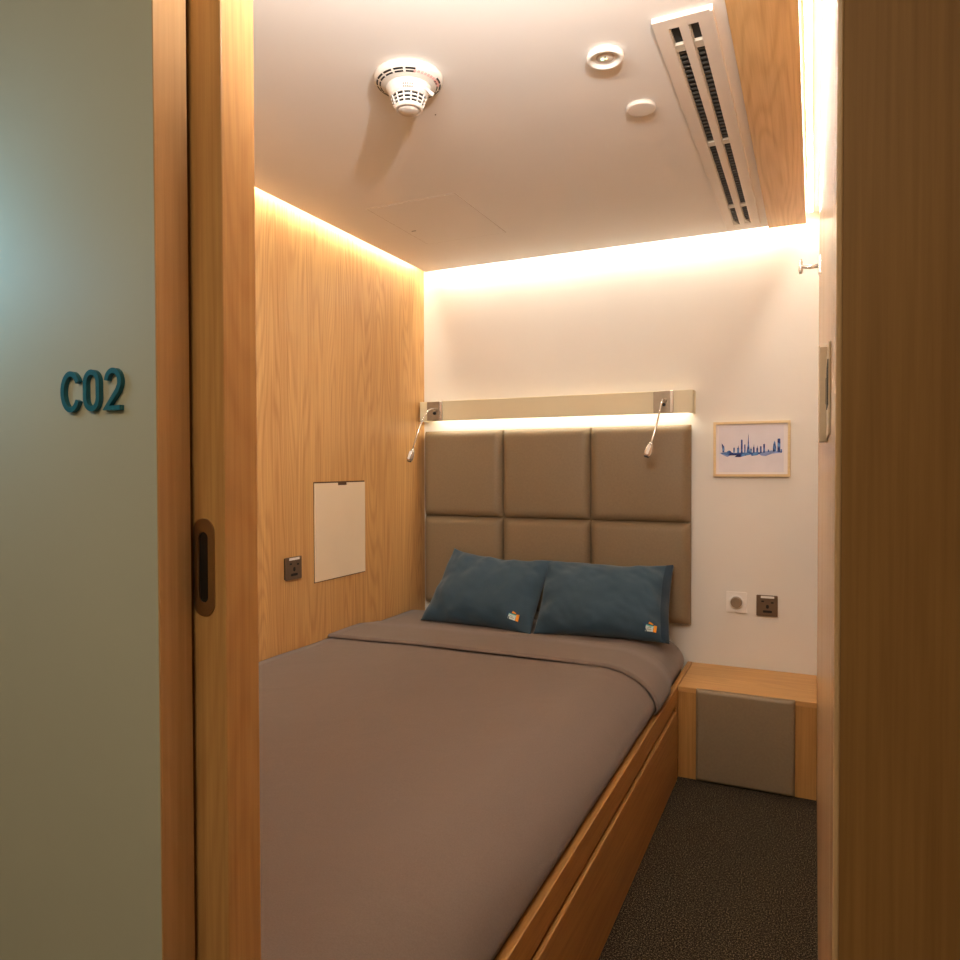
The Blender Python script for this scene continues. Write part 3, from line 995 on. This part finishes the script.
# ------------------------------------------------------------------ nightstand
NY = 2.910
ns = thing('nightstand', 'low oak nightstand with a padded taupe front in the back corner', 'nightstand', (-0.235, 3.1, 0.0))
obj('top', box(RX + 0.001, XR - 0.001, NY, YB - 0.002, 0.342, 0.362, 0.0015, 1), M['oak_top'], ns)
obj('side_panel', box(RX + 0.001, -0.416, NY + 0.002, 3.29, 0.0, 0.3415), M['oak_front'], ns)
obj('side_panel', box(-0.060, XR - 0.001, NY + 0.002, 3.29, 0.0, 0.3415), M['oak_front'], ns)
obj('front_board', box(-0.4155, -0.0605, NY + 0.010, NY + 0.03, 0.0, 0.3415), M['oak_front'], ns)
fpad = obj('padded_front', pad(-0.416, -0.060, 0.004, 0.362, NY + 0.004, 0.024, 0.014, dome=0.002), M['leather'], ns, smooth=True)
fpad['label'] = 'taupe leatherette pad'

# ------------------------------------------------------------------ right wall fittings
hk = thing('coat_hook', 'small chrome coat hook high on the right wall', 'hook', (XR, 1.95, 1.722))
obj('back_plate', box(XR - 0.008, XR, 1.938, 1.962, 1.700, 1.744, 0.002, 2), M['chrome'], hk)
obj('arm', tube([(XR - 0.004, 1.95, 1.722), (XR - 0.025, 1.95, 1.720), (XR - 0.046, 1.95, 1.724)], [0.0055, 0.0045, 0.0050], 12), M['chrome'], hk, smooth=True)
obj('knob', tube([(XR - 0.047, 1.95, 1.706), (XR - 0.047, 1.95, 1.714), (XR - 0.047, 1.95, 1.724), (XR - 0.047, 1.95, 1.734), (XR - 0.047, 1.95, 1.741)], [0.003, 0.0050, 0.0042, 0.0050, 0.003], 14), M['chrome'], hk, smooth=True)

lk = thing('lock_keep', 'beige metal lock keep with a dark slot on the right wall edge', 'door lock', (XR, 0.86, 1.258))
obj('raised_plate', box(0.0045, XR - 0.0002, 0.905, 0.935, 1.260, 1.368, 0.0008, 1), M['beige_metal'], lk)
obj('flat_plate', box(XR - 0.0022, XR - 0.0002, 0.765, 0.904, 1.263, 1.352, 0.0006, 1), M['beige_metal'], lk)
obj('slot', box(XR - 0.0030, XR - 0.0020, 0.772, 0.845, 1.292, 1.336), M['black'], lk)
obj('latch', box(XR - 0.0036, XR - 0.0021, 0.846, 0.872, 1.300, 1.326, 0.0004, 1), M['steel'], lk)


# ------------------------------------------------------------------ room number on the corridor wall
def stroke(path, w):
    """Outline of a constant-width stroke along a 2-D path."""
    lft, rgt = [], []
    for i, p in enumerate(path):
        a = Vector(path[max(i - 1, 0)]); c = Vector(path[min(i + 1, len(path) - 1)])
        if 0 < i < len(path) - 1:
            d1 = (Vector(p) - a).normalized(); d2 = (c - Vector(p)).normalized()
            n1 = Vector((-d1.y, d1.x)); n2 = Vector((-d2.y, d2.x)); nn = (n1 + n2).normalized()
            k = w / 2 / max(0.5, nn.dot(n1))
        else:
            d = (c - a).normalized(); nn = Vector((-d.y, d.x)); k = w / 2
        lft.append(Vector(p) + nn * k); rgt.append(Vector(p) - nn * k)
    return lft, rgt


def letter(path, x0, z0, W, H, w, closed=False, th=0.006):
    """Solid character: path in units of its width and height."""
    pts = [(u * (W - w) + w / 2, v * (H - w) + w / 2) for u, v in path]
    if closed:
        pts2 = pts + pts[:2]
        l, r = stroke([pts[-1]] + pts2, w)
        l, r = l[1:len(pts) + 1], r[1:len(pts) + 1]
    else:
        l, r = stroke(pts, w)
    b = bmesh.new()
    F = [[b.verts.new((x0 + q.x, FRONT - d, z0 + q.y)) for q in s] for s, d in ((l, th), (r, th), (r, 0.0), (l, 0.0))]
    n = len(l)
    for k in range(n if closed else n - 1):
        k2 = (k + 1) % n
        for i in range(4):
            A, B = F[i], F[(i + 1) % 4]
            b.faces.new((A[k], A[k2], B[k2], B[k]))
    if not closed:
        b.faces.new([F[i][0] for i in range(4)]); b.faces.new([F[i][-1] for i in range(4)])
    bmesh.ops.recalc_face_normals(b, faces=b.faces)
    return b


def arc(cx, cz, rx, rz, a0, a1, n=14):
    return [(cx + rx * math.cos(math.radians(a0 + (a1 - a0) * k / n)), cz + rz * math.sin(math.radians(a0 + (a1 - a0) * k / n))) for k in range(n + 1)]


C_path = arc(0.5, 0.5, 0.5, 0.5, 30, 330, 40)
O_path = arc(0.5, 0.70, 0.5, 0.30, 0, 180, 20) + arc(0.5, 0.30, 0.5, 0.30, 180, 360, 20)
T_path = arc(0.5, 0.70, 0.46, 0.30, 172, -20, 18) + [(0.80, 0.46), (0.02, 0.0), (1.0, 0.0)]
GN = 'characters of the room number'
LZ, LH, LW = 1.3015, 0.0505, 0.0062
for nm, pth, x0, W, cl, lab in (('sign_letter', C_path, -0.8490, 0.0355, False, 'raised teal letter C on the corridor wall'),
                                ('sign_digit', O_path, -0.8080, 0.0290, True, 'raised teal digit 0 in the middle of the room number'),
                                ('sign_digit', T_path, -0.7715, 0.0310, False, 'raised teal digit 2 nearest the door opening')):
    o = obj(nm, letter(pth, x0, LZ, W, LH, LW, cl), M['teal_letter'], base=(x0, FRONT, LZ))
    tag(o, lab, 'sign letter', GN)

# ------------------------------------------------------------------ lamps
def lamp(name, kind, loc, power, col, **kw):
    l = bpy.data.lights.new(name, kind)
    l.energy = power; l.color = col
    for k, v in kw.items():
        setattr(l, k, v)
    o = bpy.data.objects.new(name, l)
    o.location = loc
    COL.objects.link(o)
    return o


# small downlight tucked under the door head
dl_ = lamp('doorway_lamp', 'SPOT', (-0.085, 0.668, 1.985), 56.0, (1.0, 0.95, 0.90), shadow_soft_size=0.02, spot_size=math.radians(131), spot_blend=1.0)
dl_.rotation_euler = Vector((-0.8, 0.6, 0.3)).to_track_quat('-Z', 'Y').to_euler()
# unseen soft fill light, added above the door to brighten the room
fill_l = lamp('front_fill_light', 'AREA', (-0.50, 0.756, 2.07), 9.0, (1.0, 0.97, 0.92), shape='RECTANGLE', size=0.60, size_y=0.05)
fill_l.rotation_euler = Vector((-0.08, 1.0, 0.12)).to_track_quat('-Z', 'Y').to_euler()
# dim warm corridor ceiling lamp
lamp('corridor_lamp', 'AREA', (-0.55, -0.85, 2.35), 9.6, (1.0, 0.80, 0.54), shape='RECTANGLE', size=1.2, size_y=0.3)
# cyan corridor sign lamp down the hall to the left
lamp('cyan_lamp', 'POINT', (-1.07, 0.43, 1.52), 0.85, (0.28, 0.70, 1.0), shadow_soft_size=0.06)

w = bpy.data.worlds.new('world')
sc.world = w
w.use_nodes = True
w.node_tree.nodes['Background'].inputs[0].default_value = (1.0, 0.85, 0.65, 1)
w.node_tree.nodes['Background'].inputs[1].default_value = 0.02

# ------------------------------------------------------------------ camera
yaw, pit, roll = 0.434233, -0.0178175, -0.0028662
fw = Vector((-math.sin(yaw) * math.cos(pit), math.cos(yaw) * math.cos(pit), math.sin(pit)))
rt = Vector((math.cos(yaw), math.sin(yaw), 0)); up = rt.cross(fw)
r2 = rt * math.cos(roll) + up * math.sin(roll); u2 = up * math.cos(roll) - rt * math.sin(roll)
cam = bpy.data.cameras.new('camera')
cam.sensor_fit = 'HORIZONTAL'; cam.sensor_width = 36.0; cam.lens = 36.0 * 720.87 / 960.0
cam.clip_start = 0.02
co = bpy.data.objects.new('camera', cam)
co.matrix_world = Matrix(((r2.x, u2.x, -fw.x, 0), (r2.y, u2.y, -fw.y, 0), (r2.z, u2.z, -fw.z, EYE), (0, 0, 0, 1)))
COL.objects.link(co)
sc.camera = co

vs = sc.view_settings
vs.view_transform = 'Standard'
vs.look = 'None'
vs.exposure = 0.50
vs.gamma = 1.0
vs.use_curve_mapping = False
